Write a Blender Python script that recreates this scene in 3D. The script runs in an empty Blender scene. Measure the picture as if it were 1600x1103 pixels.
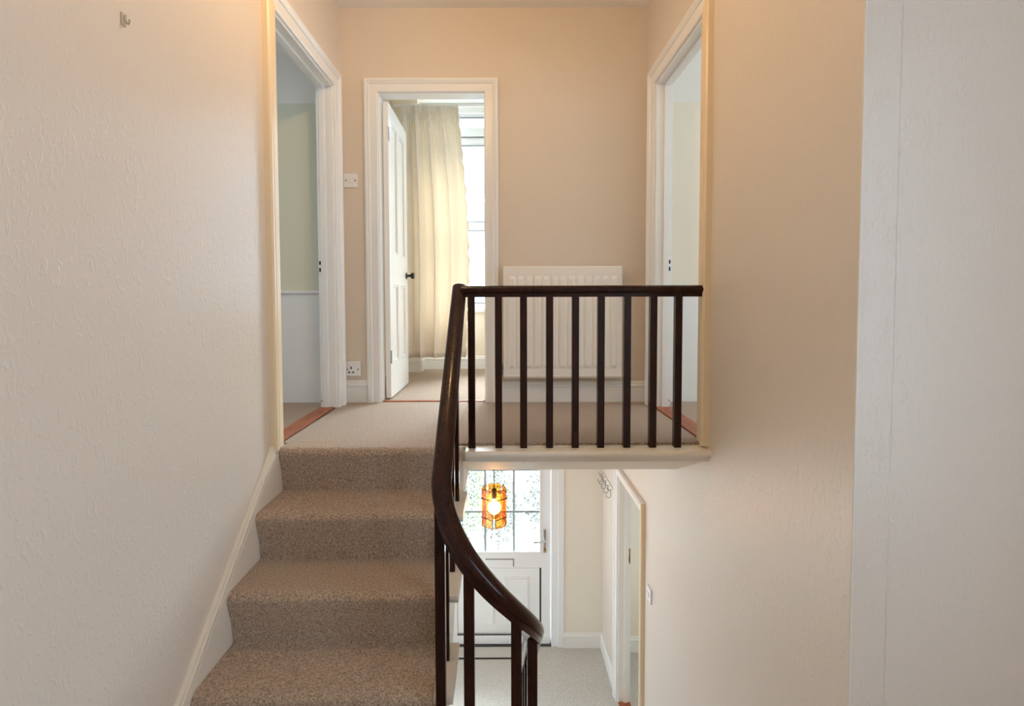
import bpy, bmesh, math, random
from mathutils import Vector, Matrix, Euler
random.seed(7)
scene = bpy.context.scene
COL = scene.collection

# ------------------------------------------------------------------ camera
F_PX, PITCH, ROLL, PPX, PPY, CAM_H = 800.0, 0.0402, -0.0029, 785.8, 500.6, 0.69
cam_d = bpy.data.cameras.new('camera')
cam = bpy.data.objects.new('camera', cam_d)
COL.objects.link(cam)
cam.location = (0, 0, CAM_H)
cam.rotation_euler = (Matrix.Rotation(math.pi/2 - PITCH, 3, 'X') @ Matrix.Rotation(ROLL, 3, 'Z')).to_euler()
cam_d.sensor_fit = 'HORIZONTAL'; cam_d.sensor_width = 36.0
cam_d.lens = F_PX*36.0/1600.0
cam_d.shift_x = (800 - PPX)/1600.0
cam_d.shift_y = (PPY - 551.5)/1600.0
cam_d.clip_start = 0.02
scene.camera = cam

# ------------------------------------------------------------------ world, daylight portals, exposure
SKY = 6.0
w = bpy.data.worlds.new('overcast_sky'); scene.world = w; w.use_nodes = True
bgn = w.node_tree.nodes['Background']
bgn.inputs[0].default_value = (0.58, 0.78, 1.0, 1); bgn.inputs[1].default_value = SKY
sun_d = bpy.data.lights.new('hazy_sun', 'SUN'); sun_d.energy = 17.0; sun_d.angle = math.radians(42); sun_d.color = (0.82, 0.91, 1.0)
sun = bpy.data.objects.new('hazy_sun', sun_d); COL.objects.link(sun)
sun.rotation_euler = Vector((-0.26, -1.0, -0.80)).to_track_quat('-Z', 'Y').to_euler()
def portal(name, loc, rot, sx, sy):
    l = bpy.data.lights.new(name, 'AREA'); l.shape = 'RECTANGLE'; l.size = sx; l.size_y = sy
    l.cycles.is_portal = True
    o = bpy.data.objects.new(name, l); COL.objects.link(o); o.location = loc; o.rotation_euler = rot
    return o
H2 = math.pi/2
portal('bedroom_window_daylight', (0.03, 5.30, 1.59), (-H2, 0, 0), 1.58, 2.02)
portal('front_door_daylight', (-0.045, 5.02, -1.27), (-H2, 0, 0), 0.84, 1.1)
portal('left_room_daylight', (-3.68, 2.0, 1.45), (0, -H2, 0), 1.0, 1.0)
portal('right_room_daylight', (3.68, 2.35, 1.45), (0, H2, 0), 1.2, 1.5)
portal('added_front_room_sun', (-2.1, 5.02, -1.35), (-H2, 0, 0), 1.7, 1.5)  # for an unseen opening added to brighten the hall
portal('stair_window_daylight', (2.09, -0.325, 0.75), (0, H2, 0), 2.4, 0.95)
portal('added_front_room_daylight', (-3.18, 3.9, -1.35), (0, -H2, 0), 1.6, 1.5)  # second unseen opening added as fill for the hall
portal('added_lower_room_daylight', (2.68, 4.0, -1.4), (0, H2, 0), 1.0, 1.0)  # for an unseen opening added to light the lower room
vs = scene.view_settings
vs.view_transform = 'Standard'; vs.look = 'None'; vs.gamma = 1.0; vs.use_curve_mapping = False
vs.exposure = 0.0
scene.cycles.use_denoising = True
scene.cycles.max_bounces = 14; scene.cycles.diffuse_bounces = 8; scene.cycles.transparent_max_bounces = 16
scene.cycles.sample_clamp_indirect = 8.0

# ------------------------------------------------------------------ key measures (metres; landing floor is z = 0)
XL, XR, FW, CE = -1.071, 0.966, 3.450, 2.612       # stairwell side walls, landing far wall, ceiling
DR, GO, RI = 2.404, 0.2343, 0.2093                 # first riser, going, rise
GF = -13*RI                                        # hall floor
HC = -0.26                                         # hall ceiling
HL = -5*RI                                         # half landing
YB = -1.0                                          # wall behind the camera
CORN = 1.393                                       # outside corner on the right
RX, RY0, RR = -0.207, 1.70, 0.155                  # stair rail line, wreath start, wreath radius
XT = -0.172                                        # tread ends on the well side

# ------------------------------------------------------------------ materials
def srgb(r, g, b):
    f = lambda c: (c/12.92 if c <= 0.04045 else ((c+0.055)/1.055)**2.4)
    return (f(r/255), f(g/255), f(b/255), 1)
def mat(name, col, rough=0.5, spec=0.5, metal=0.0, bump=None, vary=None, sheen=0.0, coat=0.0):
    m = bpy.data.materials.new(name); m.use_nodes = True
    nt = m.node_tree; p = nt.nodes['Principled BSDF']
    p.inputs['Base Color'].default_value = col; p.inputs['Roughness'].default_value = rough
    p.inputs['Specular IOR Level'].default_value = spec; p.inputs['Metallic'].default_value = metal
    if sheen: p.inputs['Sheen Weight'].default_value = sheen; p.inputs['Sheen Roughness'].default_value = 0.5
    if coat: p.inputs['Coat Weight'].default_value = coat; p.inputs['Coat Roughness'].default_value = 0.08
    geo = nt.nodes.new('ShaderNodeNewGeometry')
    def noise(scale, sc=(1, 1, 1), detail=2.0, dist=0.0, rough_=0.5):
        mp = nt.nodes.new('ShaderNodeMapping'); mp.inputs['Scale'].default_value = sc
        nt.links.new(geo.outputs['Position'], mp.inputs['Vector'])
        n = nt.nodes.new('ShaderNodeTexNoise'); n.inputs['Scale'].default_value = scale
        n.inputs['Detail'].default_value = detail; n.inputs['Distortion'].default_value = dist
        n.inputs['Roughness'].default_value = rough_
        nt.links.new(mp.outputs[0], n.inputs['Vector']); return n
    if bump:
        n = noise(bump[0], bump[3] if len(bump) > 3 else (1, 1, 1), 3.0, bump[4] if len(bump) > 4 else 0.0)
        src = n.outputs['Fac']
        if len(bump) > 5:
            r = nt.nodes.new('ShaderNodeValToRGB'); r.color_ramp.elements[0].position = bump[5][0]; r.color_ramp.elements[1].position = bump[5][1]
            nt.links.new(src, r.inputs[0]); src = r.outputs[0]
        b = nt.nodes.new('ShaderNodeBump'); b.inputs['Strength'].default_value = bump[1]; b.inputs['Distance'].default_value = bump[2]
        nt.links.new(src, b.inputs['Height']); nt.links.new(b.outputs[0], p.inputs['Normal'])
    if vary:
        n = noise(vary[0], vary[2] if len(vary) > 2 else (1, 1, 1), 3.0, vary[3] if len(vary) > 3 else 0.0, 0.65)
        r = nt.nodes.new('ShaderNodeValToRGB')
        r.color_ramp.elements[0].position = 0.32; r.color_ramp.elements[1].position = 0.68
        r.color_ramp.elements[0].color = vary[1]; r.color_ramp.elements[1].color = col
        nt.links.new(n.outputs['Fac'], r.inputs[0]); nt.links.new(r.outputs[0], p.inputs['Base Color'])
    return m
CREAM = srgb(226, 214, 199)
M = {}
M['wall'] = mat('ripple_paper_cream', srgb(228, 217, 204), 0.38, 0.6, bump=(60, 0.26, 0.004, (1, 1, 0.45), 1.4, (0.54, 0.72)))
M['far_wall'] = mat('cream_emulsion', CREAM, 0.6, 0.3, bump=(90, 0.18, 0.003, (1, 1, 0.7), 0.8))
M['hall_wall'] = mat('hall_cream_emulsion', srgb(240, 234, 222), 0.55, 0.35, bump=(90, 0.15, 0.003))
M['soffit'] = mat('soffit_textured_paint', srgb(238, 228, 212), 0.5, 0.4, bump=(110, 0.5, 0.004))
M['ceiling'] = mat('ceiling_white', srgb(240, 238, 234), 0.8, 0.2, bump=(120, 0.2, 0.003))
M['green_wall'] = mat('pale_sage_paint', srgb(226, 224, 200), 0.6, 0.3)
M['room_wall'] = mat('pale_yellow_paint', srgb(243, 232, 212), 0.6, 0.3)
M['room_white'] = mat('room_white_paint', srgb(242, 236, 226), 0.6, 0.3)
M['white'] = mat('white_gloss_paint', srgb(242, 241, 238), 0.28, 0.5)
M['reflection_trim'] = mat('white_gloss_warm_reflection', srgb(240, 220, 186), 0.35, 0.45)  # white gloss with the warm grazing reflection put into its colour
M['stringer'] = mat('off_white_gloss', srgb(238, 230, 216), 0.3, 0.5)
M['upvc'] = mat('white_upvc', srgb(243, 245, 247), 0.3, 0.5)
M['gasket_grey'] = mat('grey_gasket', srgb(120, 120, 122), 0.7)
M['gap'] = mat('dark_gap_shade_and_bar', srgb(60, 60, 62), 0.7)  # shade of the door gaps put into colour; also the threshold bar
M['radiator'] = mat('radiator_enamel', srgb(245, 241, 234), 0.3, 0.5)
CARP = srgb(226, 203, 180)
M['carpet'] = mat('beige_twist_carpet', CARP, 0.95, 0.1, bump=(220, 1.0, 0.008), vary=(165, srgb(134, 110, 90)), sheen=0.25)
M['hall_carpet'] = mat('pale_hall_carpet', srgb(234, 230, 222), 0.95, 0.1, bump=(260, 1.0, 0.006), vary=(170, srgb(188, 181, 170)), sheen=0.25)
M['wood'] = mat('dark_mahogany_varnish', srgb(52, 20, 11), 0.17, 0.28, vary=(22, srgb(34, 12, 7), (1, 1, 0.12), 1.5), coat=0.05)
M['threshold'] = mat('red_brown_timber', srgb(178, 104, 66), 0.45, 0.4, vary=(30, srgb(140, 74, 46), (1, 0.15, 1)))
M['plate'] = mat('white_plastic', srgb(240, 240, 240), 0.35)
M['hole'] = mat('dark_recess', srgb(40, 38, 38), 0.8)
M['chrome'] = mat('chrome', (0.75, 0.76, 0.78, 1), 0.15, 0.5, 1.0)
M['brass'] = mat('brass', srgb(190, 150, 80), 0.3, 0.5, 1.0)
M['steel'] = mat('wire_steel', (0.30, 0.30, 0.31, 1), 0.35, 0.5, 0.8)
M['knob'] = mat('dark_bronze', srgb(52, 40, 34), 0.3, 0.5, 0.4)
M['lead'] = mat('lead_strip', srgb(172, 182, 188), 0.5, 0.5, 0.3)
M['lamp_metal'] = mat('lamp_dark_metal', srgb(70, 50, 36), 0.4, 0.5, 0.7)
M['came'] = mat('brown_came', srgb(150, 98, 46), 0.4, 0.5, 0.5)
M['hook_paint'] = mat('overpainted_hook', srgb(206, 190, 164), 0.45)
M['ground'] = mat('pale_paving', srgb(225, 222, 214), 0.9, 0.2, vary=(3, srgb(205, 204, 196)))
M['bark'] = mat('bark', srgb(120, 100, 80), 0.9)
M['mat_edge'] = mat('black_rubber', srgb(28, 28, 28), 0.7)
def curtain_mat():
    m = bpy.data.materials.new('cream_curtain_cloth'); m.use_nodes = True; nt = m.node_tree
    p = nt.nodes['Principled BSDF']; p.inputs['Base Color'].default_value = srgb(255, 250, 244); p.inputs['Roughness'].default_value = 0.7
    t = nt.nodes.new('ShaderNodeBsdfTranslucent'); t.inputs[0].default_value = srgb(255, 244, 224)
    mx = nt.nodes.new('ShaderNodeMixShader'); mx.inputs[0].default_value = 0.2
    o = nt.nodes['Material Output']
    nt.links.new(p.outputs[0], mx.inputs[1]); nt.links.new(t.outputs[0], mx.inputs[2]); nt.links.new(mx.outputs[0], o.inputs[0])
    return m
M['curtain'] = curtain_mat()
def glass_mat(name, tint, gloss=0.08, frost=None):
    m = bpy.data.materials.new(name); m.use_nodes = True; nt = m.node_tree
    m.use_transparent_shadow = True
    for n in list(nt.nodes):
        if n.type != 'OUTPUT_MATERIAL': nt.nodes.remove(n)
    o = nt.nodes['Material Output']
    tr = nt.nodes.new('ShaderNodeBsdfTransparent'); tr.inputs[0].default_value = tint
    gl = nt.nodes.new('ShaderNodeBsdfGlossy'); gl.inputs['Roughness'].default_value = 0.05
    mx = nt.nodes.new('ShaderNodeMixShader'); mx.inputs[0].default_value = gloss
    last = tr
    if frost:
        tl = nt.nodes.new('ShaderNodeBsdfTranslucent'); tl.inputs[0].default_value = (0.95, 0.97, 0.95, 1)
        geo = nt.nodes.new('ShaderNodeNewGeometry')
        n = nt.nodes.new('ShaderNodeTexVoronoi'); n.inputs['Scale'].default_value = 45
        nt.links.new(geo.outputs['Position'], n.inputs['Vector'])
        r = nt.nodes.new('ShaderNodeMapRange'); r.inputs['From Min'].default_value = 0.25; r.inputs['From Max'].default_value = 0.75; r.clamp = True
        r.inputs['To Min'].default_value = frost[0]; r.inputs['To Max'].default_value = frost[1]
        nt.links.new(n.outputs['Distance'], r.inputs['Value'])
        m2 = nt.nodes.new('ShaderNodeMixShader'); nt.links.new(r.outputs[0], m2.inputs[0])
        nt.links.new(tr.outputs[0], m2.inputs[1]); nt.links.new(tl.outputs[0], m2.inputs[2]); last = m2
    nt.links.new(last.outputs[0], mx.inputs[1]); nt.links.new(gl.outputs[0], mx.inputs[2]); nt.links.new(mx.outputs[0], o.inputs[0])
    return m
M['pane'] = glass_mat('clear_glass', (0.96, 0.98, 0.97, 1))
M['obscure'] = glass_mat('obscured_glass', (0.96, 0.98, 0.97, 1), 0.05, (0.015, 0.16))
M['amber'] = glass_mat('amber_glass', srgb(255, 212, 130), 0.08)
def emit(name, col, s):
    m = bpy.data.materials.new(name); m.use_nodes = True; nt = m.node_tree
    p = nt.nodes['Principled BSDF']; p.inputs['Emission Color'].default_value = col; p.inputs['Emission Strength'].default_value = s
    p.inputs['Base Color'].default_value = (0.9, 0.9, 0.9, 1); return m
M['bulb'] = emit('lit_bulb', srgb(255, 228, 185), 85.0)
M['bulb_landing'] = emit('lit_bulb_landing', srgb(255, 208, 146), 410.0)
def leaf_mat(name, a, b):
    m = mat(name, a, 0.5, 0.3, vary=(9, b)); return m
M['leaf'] = leaf_mat('leaf_green', srgb(142, 150, 44), srgb(84, 104, 26))
M['leaf2'] = leaf_mat('leaf_olive', srgb(120, 128, 84), srgb(84, 92, 60))

# ------------------------------------------------------------------ helpers
def setp(o, label=None, cat=None, group=None, kind=None):
    if label: o['label'] = label
    if cat: o['category'] = cat
    if group: o['group'] = group
    if kind: o['kind'] = kind
    return o
def mk(name, bm, m, parent=None, smooth=False, origin=None):
    org = Vector(origin) if origin is not None else (parent_world(parent) if parent else Vector((0, 0, 0)))
    bmesh.ops.recalc_face_normals(bm, faces=bm.faces)
    if org.length: bmesh.ops.translate(bm, verts=bm.verts, vec=-org)
    me = bpy.data.meshes.new(name); bm.to_mesh(me); bm.free()
    if smooth:
        for p in me.polygons: p.use_smooth = True
        if hasattr(me, 'set_sharp_from_angle'): me.set_sharp_from_angle(angle=math.radians(38))
    me.materials.append(M[m] if isinstance(m, str) else m)
    o = bpy.data.objects.new(name, me); COL.objects.link(o)
    if parent: o.parent = parent; o.location = org - parent_world(parent)
    else: o.location = org
    return o
def parent_world(p):
    v = Vector((0, 0, 0))
    while p: v = v + p.location; p = p.parent
    return v
def thing(name, label, cat, loc, group=None, kind=None):
    o = bpy.data.objects.new(name, None); COL.objects.link(o); o.location = loc; o.empty_display_size = 0.05
    return setp(o, label, cat, group, kind)
def box(bm, x0, x1, y0, y1, z0, z1, bev=0.0, seg=2):
    vs_ = [bm.verts.new((x, y, z)) for x in (x0, x1) for y in (y0, y1) for z in (z0, z1)]
    fs = [(0, 1, 3, 2), (4, 6, 7, 5), (0, 4, 5, 1), (2, 3, 7, 6), (0, 2, 6, 4), (1, 5, 7, 3)]
    fl = [bm.faces.new([vs_[i] for i in f]) for f in fs]
    if bev:
        es = list({e for f in fl for e in f.edges})
        bmesh.ops.bevel(bm, geom=es, offset=bev, segments=seg, profile=0.5, affect='EDGES')
    return bm
def B(*a, **k): return box(bmesh.new(), *a, **k)
def Bs(lst, bev=0.0):
    bm = bmesh.new()
    for b in lst: box(bm, *b, bev=bev)
    return bm
def prism(bm, poly, axis, a, b):
    """extrude a 2D polygon between a and b along axis; 2D coords are the other two axes in order"""
    def P(p, t):
        if axis == 'x': return (t, p[0], p[1])
        if axis == 'y': return (p[0], t, p[1])
        return (p[0], p[1], t)
    A = [bm.verts.new(P(p, a)) for p in poly]; Bv = [bm.verts.new(P(p, b)) for p in poly]
    n = len(poly)
    for i in range(n):
        bm.faces.new((A[i], A[(i+1) % n], Bv[(i+1) % n], Bv[i]))
    fa = bm.faces.new(A); fb = bm.faces.new(Bv[::-1])
    bmesh.ops.triangulate(bm, faces=[fa, fb])
    return bm
def sweep(bm, secs, close=True):
    rows = [[bm.verts.new(p) for p in s] for s in secs]
    n = len(rows[0])
    for r0, r1 in zip(rows, rows[1:]):
        for i in range(n): bm.faces.new((r0[i], r0[(i+1) % n], r1[(i+1) % n], r1[i]))
    if close:
        f1 = bm.faces.new(rows[0]); f2 = bm.faces.new(rows[-1][::-1]); bmesh.ops.triangulate(bm, faces=[f1, f2])
    return bm
def tube(bm, pts, rad, n=8, closed=False):
    pts = [Vector(p) for p in pts]; secs = []
    for i, p in enumerate(pts):
        if closed: d = pts[(i+1) % len(pts)] - pts[i-1]
        else: d = pts[min(i+1, len(pts)-1)] - pts[max(i-1, 0)]
        d.normalize()
        up = Vector((0, 0, 1)) if abs(d.z) < 0.95 else Vector((1, 0, 0))
        s = d.cross(up).normalized(); u = s.cross(d)
        r = rad if not isinstance(rad, (list, tuple)) else rad[i]
        secs.append([p + (s*math.cos(a) + u*math.sin(a))*r for a in [2*math.pi*k/n for k in range(n)]])
    if closed: secs.append(secs[0]); return sweep(bm, secs, False)
    return sweep(bm, secs)
def lathe(bm, c, axis, prof, n=20):
    """prof: (distance along axis, radius)"""
    ax = Vector(axis).normalized(); t = Vector((0, 0, 1)) if abs(ax.z) < .9 else Vector((1, 0, 0))
    s = ax.cross(t).normalized(); u = ax.cross(s)
    return sweep(bm, [[Vector(c) + ax*d + (s*math.cos(a) + u*math.sin(a))*max(r, 1e-4) for a in [2*math.pi*k/n for k in range(n)]] for d, r in prof])

# ------------------------------------------------------------------ room shell
def struct(name, bm, m, label, cat, smooth=False):
    o = mk(name, bm, m, None, smooth); return setp(o, label, cat, kind='structure')
LJ0, LJ1, RJ0, RJ1, DH = 2.432, 3.276, 2.486, 3.261, 2.042    # side door openings on the landing
t = 0.10
struct('wall_left', Bs([(XL-t, XL, YB-.1, LJ0, GF-.1, CE), (XL-t, XL, LJ0, 3.1, GF-.1, -.012), (XL-t, XL, LJ0, LJ1, DH, CE), (XL-t, XL, 3.1, 4.7, -.60, -.012), (XL-t, XL, 4.7, 5.4, GF-.1, -.012), (XL-t, XL, LJ1, 5.4, -.012, CE)]),  # the wide hall-level opening is added to let in fill light
       'wall', 'cream embossed-paper wall rising along the left of the carpeted stairs', 'wall')
HJ0, HJ1, HDH = 3.50, 4.215, -0.775                            # ground floor doorway in the right wall
struct('wall_right', Bs([(XR, XR+t, CORN, HJ0, GF-.1, -.012), (XR, XR+t, HJ0, HJ1, HDH, -.012), (XR, XR+t, HJ1, 5.4, GF-.1, -.012),
                         (XR, XR+t, CORN, RJ0, -.012, CE), (XR, XR+t, RJ0, RJ1, DH, CE), (XR, XR+t, RJ1, 5.4, -.012, CE)]),
       'wall', 'cream embossed-paper wall on the right beside the dark balustrade', 'wall')
struct('wall_return', B(XR+t-.0005, 2.1, CORN, CORN+t, HL-.3, CE), 'wall', 'short cream wall facing the camera at the right edge', 'wall')
setp(mk('trim_corner_bead', tube(bmesh.new(), [(XR+.002, CORN+.002, HL-.3), (XR+.002, CORN+.002, CE)], .0032, 10), 'stringer', None, True), 'thin pale paint-worn bead with the edge highlight in its colour on the outside wall corner at right', 'trim', kind='structure')  # pale bead colour also stands for the highlight along the corner
struct('wall_near_right', Bs([(2.0, 2.1, YB-.1, CORN, HL-.3, -.45), (2.0, 2.1, YB-.1, CORN, 1.95, CE), (2.0, 2.1, YB-.1, -.8, -.45, 1.95), (2.0, 2.1, .15, CORN, -.45, 1.95)]), 'far_wall', 'cream half-landing wall with a tall window, outside the view on the right', 'wall')
struct('wall_back', B(XL, 2.0, YB-.1, YB, GF-.1, CE), 'far_wall', 'cream wall behind the camera', 'wall')
DX0, DX1, FH = -0.826, -0.116, 2.062                           # bedroom door opening
struct('wall_far', Bs([(XL, DX0, FW, FW+t, -.012, CE), (DX1, XR, FW, FW+t, -.012, CE), (DX0, DX1, FW, FW+t, FH, CE)]),
       'far_wall', 'cream wall at the back of the landing around the bedroom doorway', 'wall')
struct('ceiling', B(-3.8, 3.8, YB-.1, 5.4, CE, CE+.12), 'ceiling', 'white ceiling over the landing at the top', 'ceiling')
# floors
fl = bmesh.new()
prism(fl, [(2.43, -.012), (3.6, -.012), (3.6, HC), (2.83, HC), (2.405, -.076), (2.405, -.03), (2.43, -.03)], 'x', XT-.02, XR)
prism(fl, [(2.42, -.012), (3.6, -.012), (3.6, HC), (2.42, HC)], 'x', XL, XT-.02)
struct('ceiling_hall', fl, 'soffit', 'textured sloping underside of the landing above the hall', 'ceiling')
struct('floor', Bs([(XL, -.238, 2.47, FW-.001, -.012, 0), (-.238, XR, 2.446, FW-.001, -.012, 0)], 0.004), 'carpet', 'pale beige carpet on the landing floor', 'floor')
struct('floor_bedroom', Bs([(XL, XR, 3.6, 5.4, HC, -.012), (XL, XR, FW+.03, 5.4, -.012, .0)]), 'carpet', 'pale carpet of the bedroom beyond the open white door', 'floor')
struct('floor_left', Bs([(-3.8, XL-t, .3, 5.4, HC, -.012), (-3.8, XL-t+.005, .3, FW, -.012, 0)]), 'carpet', 'pale carpet of the left room beyond the landing doorway', 'floor')
struct('floor_right', Bs([(XR+t, 3.8, 1.5, 5.4, HC, -.012), (XR+t-.005, 3.8, 1.5, FW, -.012, 0)]), 'carpet', 'pale carpet of the right room beyond the landing doorway', 'floor')
struct('floor_hall', B(XL, 2.7, YB, 5.1, GF-.1, GF), 'hall_carpet', 'pale carpet of the hall floor below by the front door', 'floor')
struct('floor_half_landing', B(XL, 2.0, YB, 1.467, HL-.22, HL), 'carpet', 'carpeted half landing below the camera', 'floor')
# left and right rooms seen through the landing doorways
def room_far(side, x0, x1, mcol, label):
    struct('wall_%s_room' % side, B(x0, x1, FW, FW+.1, -.012, 1.995), mcol, label, 'wall')
    struct('wall_%s_room_upper' % side, B(x0, x1, FW+.002, FW+.1, 1.995, CE), 'room_white', 'white band of wall above the %s paint, seen through the %s doorway' % ('sage green' if side == 'left' else 'pale yellow', side), 'wall')
    d = thing('trim_dado_%s' % side, 'white dado panelling on the wall of the %s room' % side, 'panelling', (x0, FW, 0), kind='structure')
    mk('panel', B(x0, x1, FW-.014, FW-.0005, 0, .735), 'white', d)
    mk('dado_rail', B(x0, x1, FW-.034, FW-.0005, .735, .757, .006), 'white', d)
room_far('left', -3.7, XL-t, 'green_wall', 'pale sage wall glimpsed through the left landing doorway')
room_far('right', XR+t, 3.7, 'room_wall', 'pale yellow wall glimpsed through the right landing doorway')
struct('wall_left_room_outer', Bs([(-3.7, -3.6, .3, FW, 0, .95), (-3.7, -3.6, .3, FW, 1.95, CE), (-3.7, -3.6, .3, 1.5, .95, 1.95), (-3.7, -3.6, 2.5, FW, .95, 1.95)]), 'room_white', 'outer window wall of the left room, outside the view', 'wall')
struct('wall_left_room_near', B(-3.7, XL-t, .2, .3, 0, CE), 'room_white', 'near wall of the left room, outside the view', 'wall')
struct('wall_right_room_outer', Bs([(3.6, 3.7, 1.5, FW, 0, .85), (3.6, 3.7, 1.5, FW, 2.05, CE), (3.6, 3.7, 3.1, FW, .85, 2.05), (3.6, 3.7, 1.5, 1.6, .85, 2.05)]), 'room_white', 'outer window wall of the right room, outside the view', 'wall')
struct('wall_right_room_near', B(XR+t, 3.7, CORN+t, 1.5, 0, CE), 'room_white', 'near wall of the right room, outside the view', 'wall')
# bedroom front wall with a shallow bay
BW, BY = 4.90, 5.12
struct('wall_bedroom_front', Bs([(XL, -.80, BW, 5.4, 0, CE), (.90, XR, BW, 5.4, 0, CE), (-.80, .90, BY, BY+.16, 0, .57), (-.80, -.76, BY, BY+.16, .57, CE), (.82, .90, BY, BY+.16, .57, CE), (-.76, .82, BY, BY+.16, 2.59, CE)]),
       'room_wall', 'cream bedroom wall around the bright window', 'wall')
# hall front wall and lower right room
FDX0, FDX1, FDT = -0.66, 0.57, -0.52
struct('wall_hall_front', Bs([(XL, FDX0, 4.90, 5.06, GF, HC), (FDX1, XR, 4.90, 5.06, GF, HC), (FDX0, FDX1, 4.90, 5.06, FDT, HC)]), 'hall_wall', 'cream hall wall beside the white front door', 'wall')
struct('wall_lower_room', Bs([(XR+t, 2.6, 4.84, 4.94, GF, HC), (XR+t, 2.6, 3.0, 3.1, GF, HC), (2.6, 2.7, 3.0, 4.94, GF, -1.9), (2.6, 2.7, 3.0, 4.94, -.9, HC), (2.6, 2.7, 3.0, 3.5, -1.9, -.9), (2.6, 2.7, 4.5, 4.94, -1.9, -.9)]),  # opening in the unseen outer side is added to light this room
       'room_wall', 'beige wall glimpsed through the narrow hall doorway', 'wall')
struct('wall_added_front_room', Bs([(-3.1, XL-t, 4.9, 5.0, GF, -2.1), (-3.1, XL-t, 4.9, 5.0, -.6, HC), (-3.1, -2.95, 4.9, 5.0, -2.1, -.6), (-1.25, XL-t, 4.9, 5.0, -2.1, -.6), (-3.1, XL-t, 2.7, 2.8, GF, HC), (-3.2, -3.1, 2.7, 5.0, GF, -2.1), (-3.2, -3.1, 2.7, 5.0, -.6, HC), (-3.2, -3.1, 2.7, 3.1, -2.1, -.6), (-3.2, -3.1, 4.7, 5.0, -2.1, -.6)]), 'room_white', 'unseen walls of a front room added left of the hall to bring in light', 'wall')  # unseen room and its window openings added to light the hall
struct('floor_added_front_room', B(-3.2, XL, 2.7, 5.0, GF-.1, GF), 'hall_carpet', 'carpet of the unseen front room added left of the hall', 'floor')
struct('ground', B(-9, 9, 5.07, 22, GF-.35, GF-.12), 'ground', 'pale paved ground outside the front door', 'ground')

# ------------------------------------------------------------------ baseboards
def base_prof(d0, hgt): return [(0, 0), (.018, 0), (.018, hgt*.70), (.022, hgt*.73), (.022, hgt*.80), (.014, hgt*.86), (.014, hgt*.92), (.008, hgt), (0, hgt)]
def baseboard(name, p0, p1, nrm, hgt, z0, m, label):
    p0, p1, nrm = Vector((*p0, z0)), Vector((*p1, z0)), Vector((*nrm, 0))
    bm = sweep(bmesh.new(), [[p + nrm*(d+.0005) + Vector((0, 0, z)) for d, z in base_prof(0, hgt)] for p in (p0, p1)])
    return struct(name, bm, m, label, 'skirting board')
baseboard('baseboard_far_left', (XL, FW), (DX0-.0895, FW), (0, -1), .150, 0, 'white', 'short white skirting under the wall socket')
baseboard('baseboard_far_right', (DX1+.0895, FW), (XR, FW), (0, -1), .140, 0, 'white', 'white skirting below the landing radiator')
baseboard('baseboard_bedroom_left', (XL, BW), (-.80, BW), (0, -1), .13, 0, 'white', 'white bedroom skirting below the curtain')
baseboard('baseboard_bedroom_bay', (-.80, BY), (.90, BY), (0, -1), .13, 0, 'white', 'white bedroom skirting under the window')
baseboard('baseboard_bedroom_return', (-.80, BW), (-.80, BY), (1, 0), .13, 0, 'white', 'short white skirting turning into the window bay')
baseboard('baseboard_hall_front', (FDX1+.004, 4.9), (XR, 4.9), (0, -1), .15, GF, 'white', 'white hall skirting right of the front door')
baseboard('baseboard_hall_right', (XR, HJ1+.095), (XR, 4.9), (-1, 0), .15, GF, 'white', 'white hall skirting running along the right wall')
baseboard('baseboard_lower_room', (XR+t, 4.84), (2.6, 4.84), (0, -1), .15, GF, 'white', 'white skirting glimpsed through the hall doorway')

# ------------------------------------------------------------------ door frames (casing + lining)
CP = [(0, 0), (0, .016), (.006, .020), (.062, .020), (.066, .027), (.074, .031), (.082, .027), (.088, .033), (.104, .033), (.112, .026), (.112, 0)]
def casing_piece(kind, to, a0, a1, z0, top, wd=1.0):
    """to(s, z, d) -> world"""
    if kind == 'near': secs = [[to(a0-u*wd, z0, d) for u, d in CP], [to(a0-u*wd, top+u*wd, d) for u, d in CP]]
    elif kind == 'far': secs = [[to(a1+u*wd, z0, d) for u, d in CP], [to(a1+u*wd, top+u*wd, d) for u, d in CP]]
    else: secs = [[to(a0-u*wd, top+u*wd, d) for u, d in CP], [to(a1+u*wd, top+u*wd, d) for u, d in CP]]
    return sweep(bmesh.new(), secs)
def frame(n, label, to, a0, a1, z0, top, depth, near_m='white', wd=1.0, stops=True):
    fr = thing('trim_%d' % n, label, 'door frame', to((a0+a1)/2, z0, 0), kind='structure')
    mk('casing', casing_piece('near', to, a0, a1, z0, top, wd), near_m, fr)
    mk('casing', casing_piece('far', to, a0, a1, z0, top, wd), 'white', fr)
    mk('casing_head', casing_piece('head', to, a0, a1, z0, top, wd), 'white', fr)
    def lin(s0, s1, zz0, zz1, d0, d1):
        c = [to(s0, zz0, d0), to(s1, zz1, d1)]
        x, y, z = zip(*c); return B(min(x), max(x), min(y), max(y), min(z), max(z), .0015)
    e = .012 if stops else .006
    mk('lining', lin(a0, a0+e, z0, top, .003, -depth), 'white', fr)
    mk('lining', lin(a1-e, a1, z0, top, .003, -depth), 'white', fr)
    mk('lining_head', lin(a0+e, a1-e, top-e, top, .003, -depth), 'white', fr)
    if not stops: return fr
    mk('door_stop', lin(a0+e, a0+e+.012, z0, top-e, -depth*.45, -depth*.8), 'white', fr)
    mk('door_stop', lin(a1-e-.012, a1-e, z0, top-e, -depth*.45, -depth*.8), 'white', fr)
    mk('door_stop_head', lin(a0+e+.012, a1-e-.012, top-e-.012, top-e, -depth*.45, -depth*.8), 'white', fr)
    return fr
toL = lambda s, z, d: Vector((XL+d, s, z))
toR = lambda s, z, d: Vector((XR-d, s, z))
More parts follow.
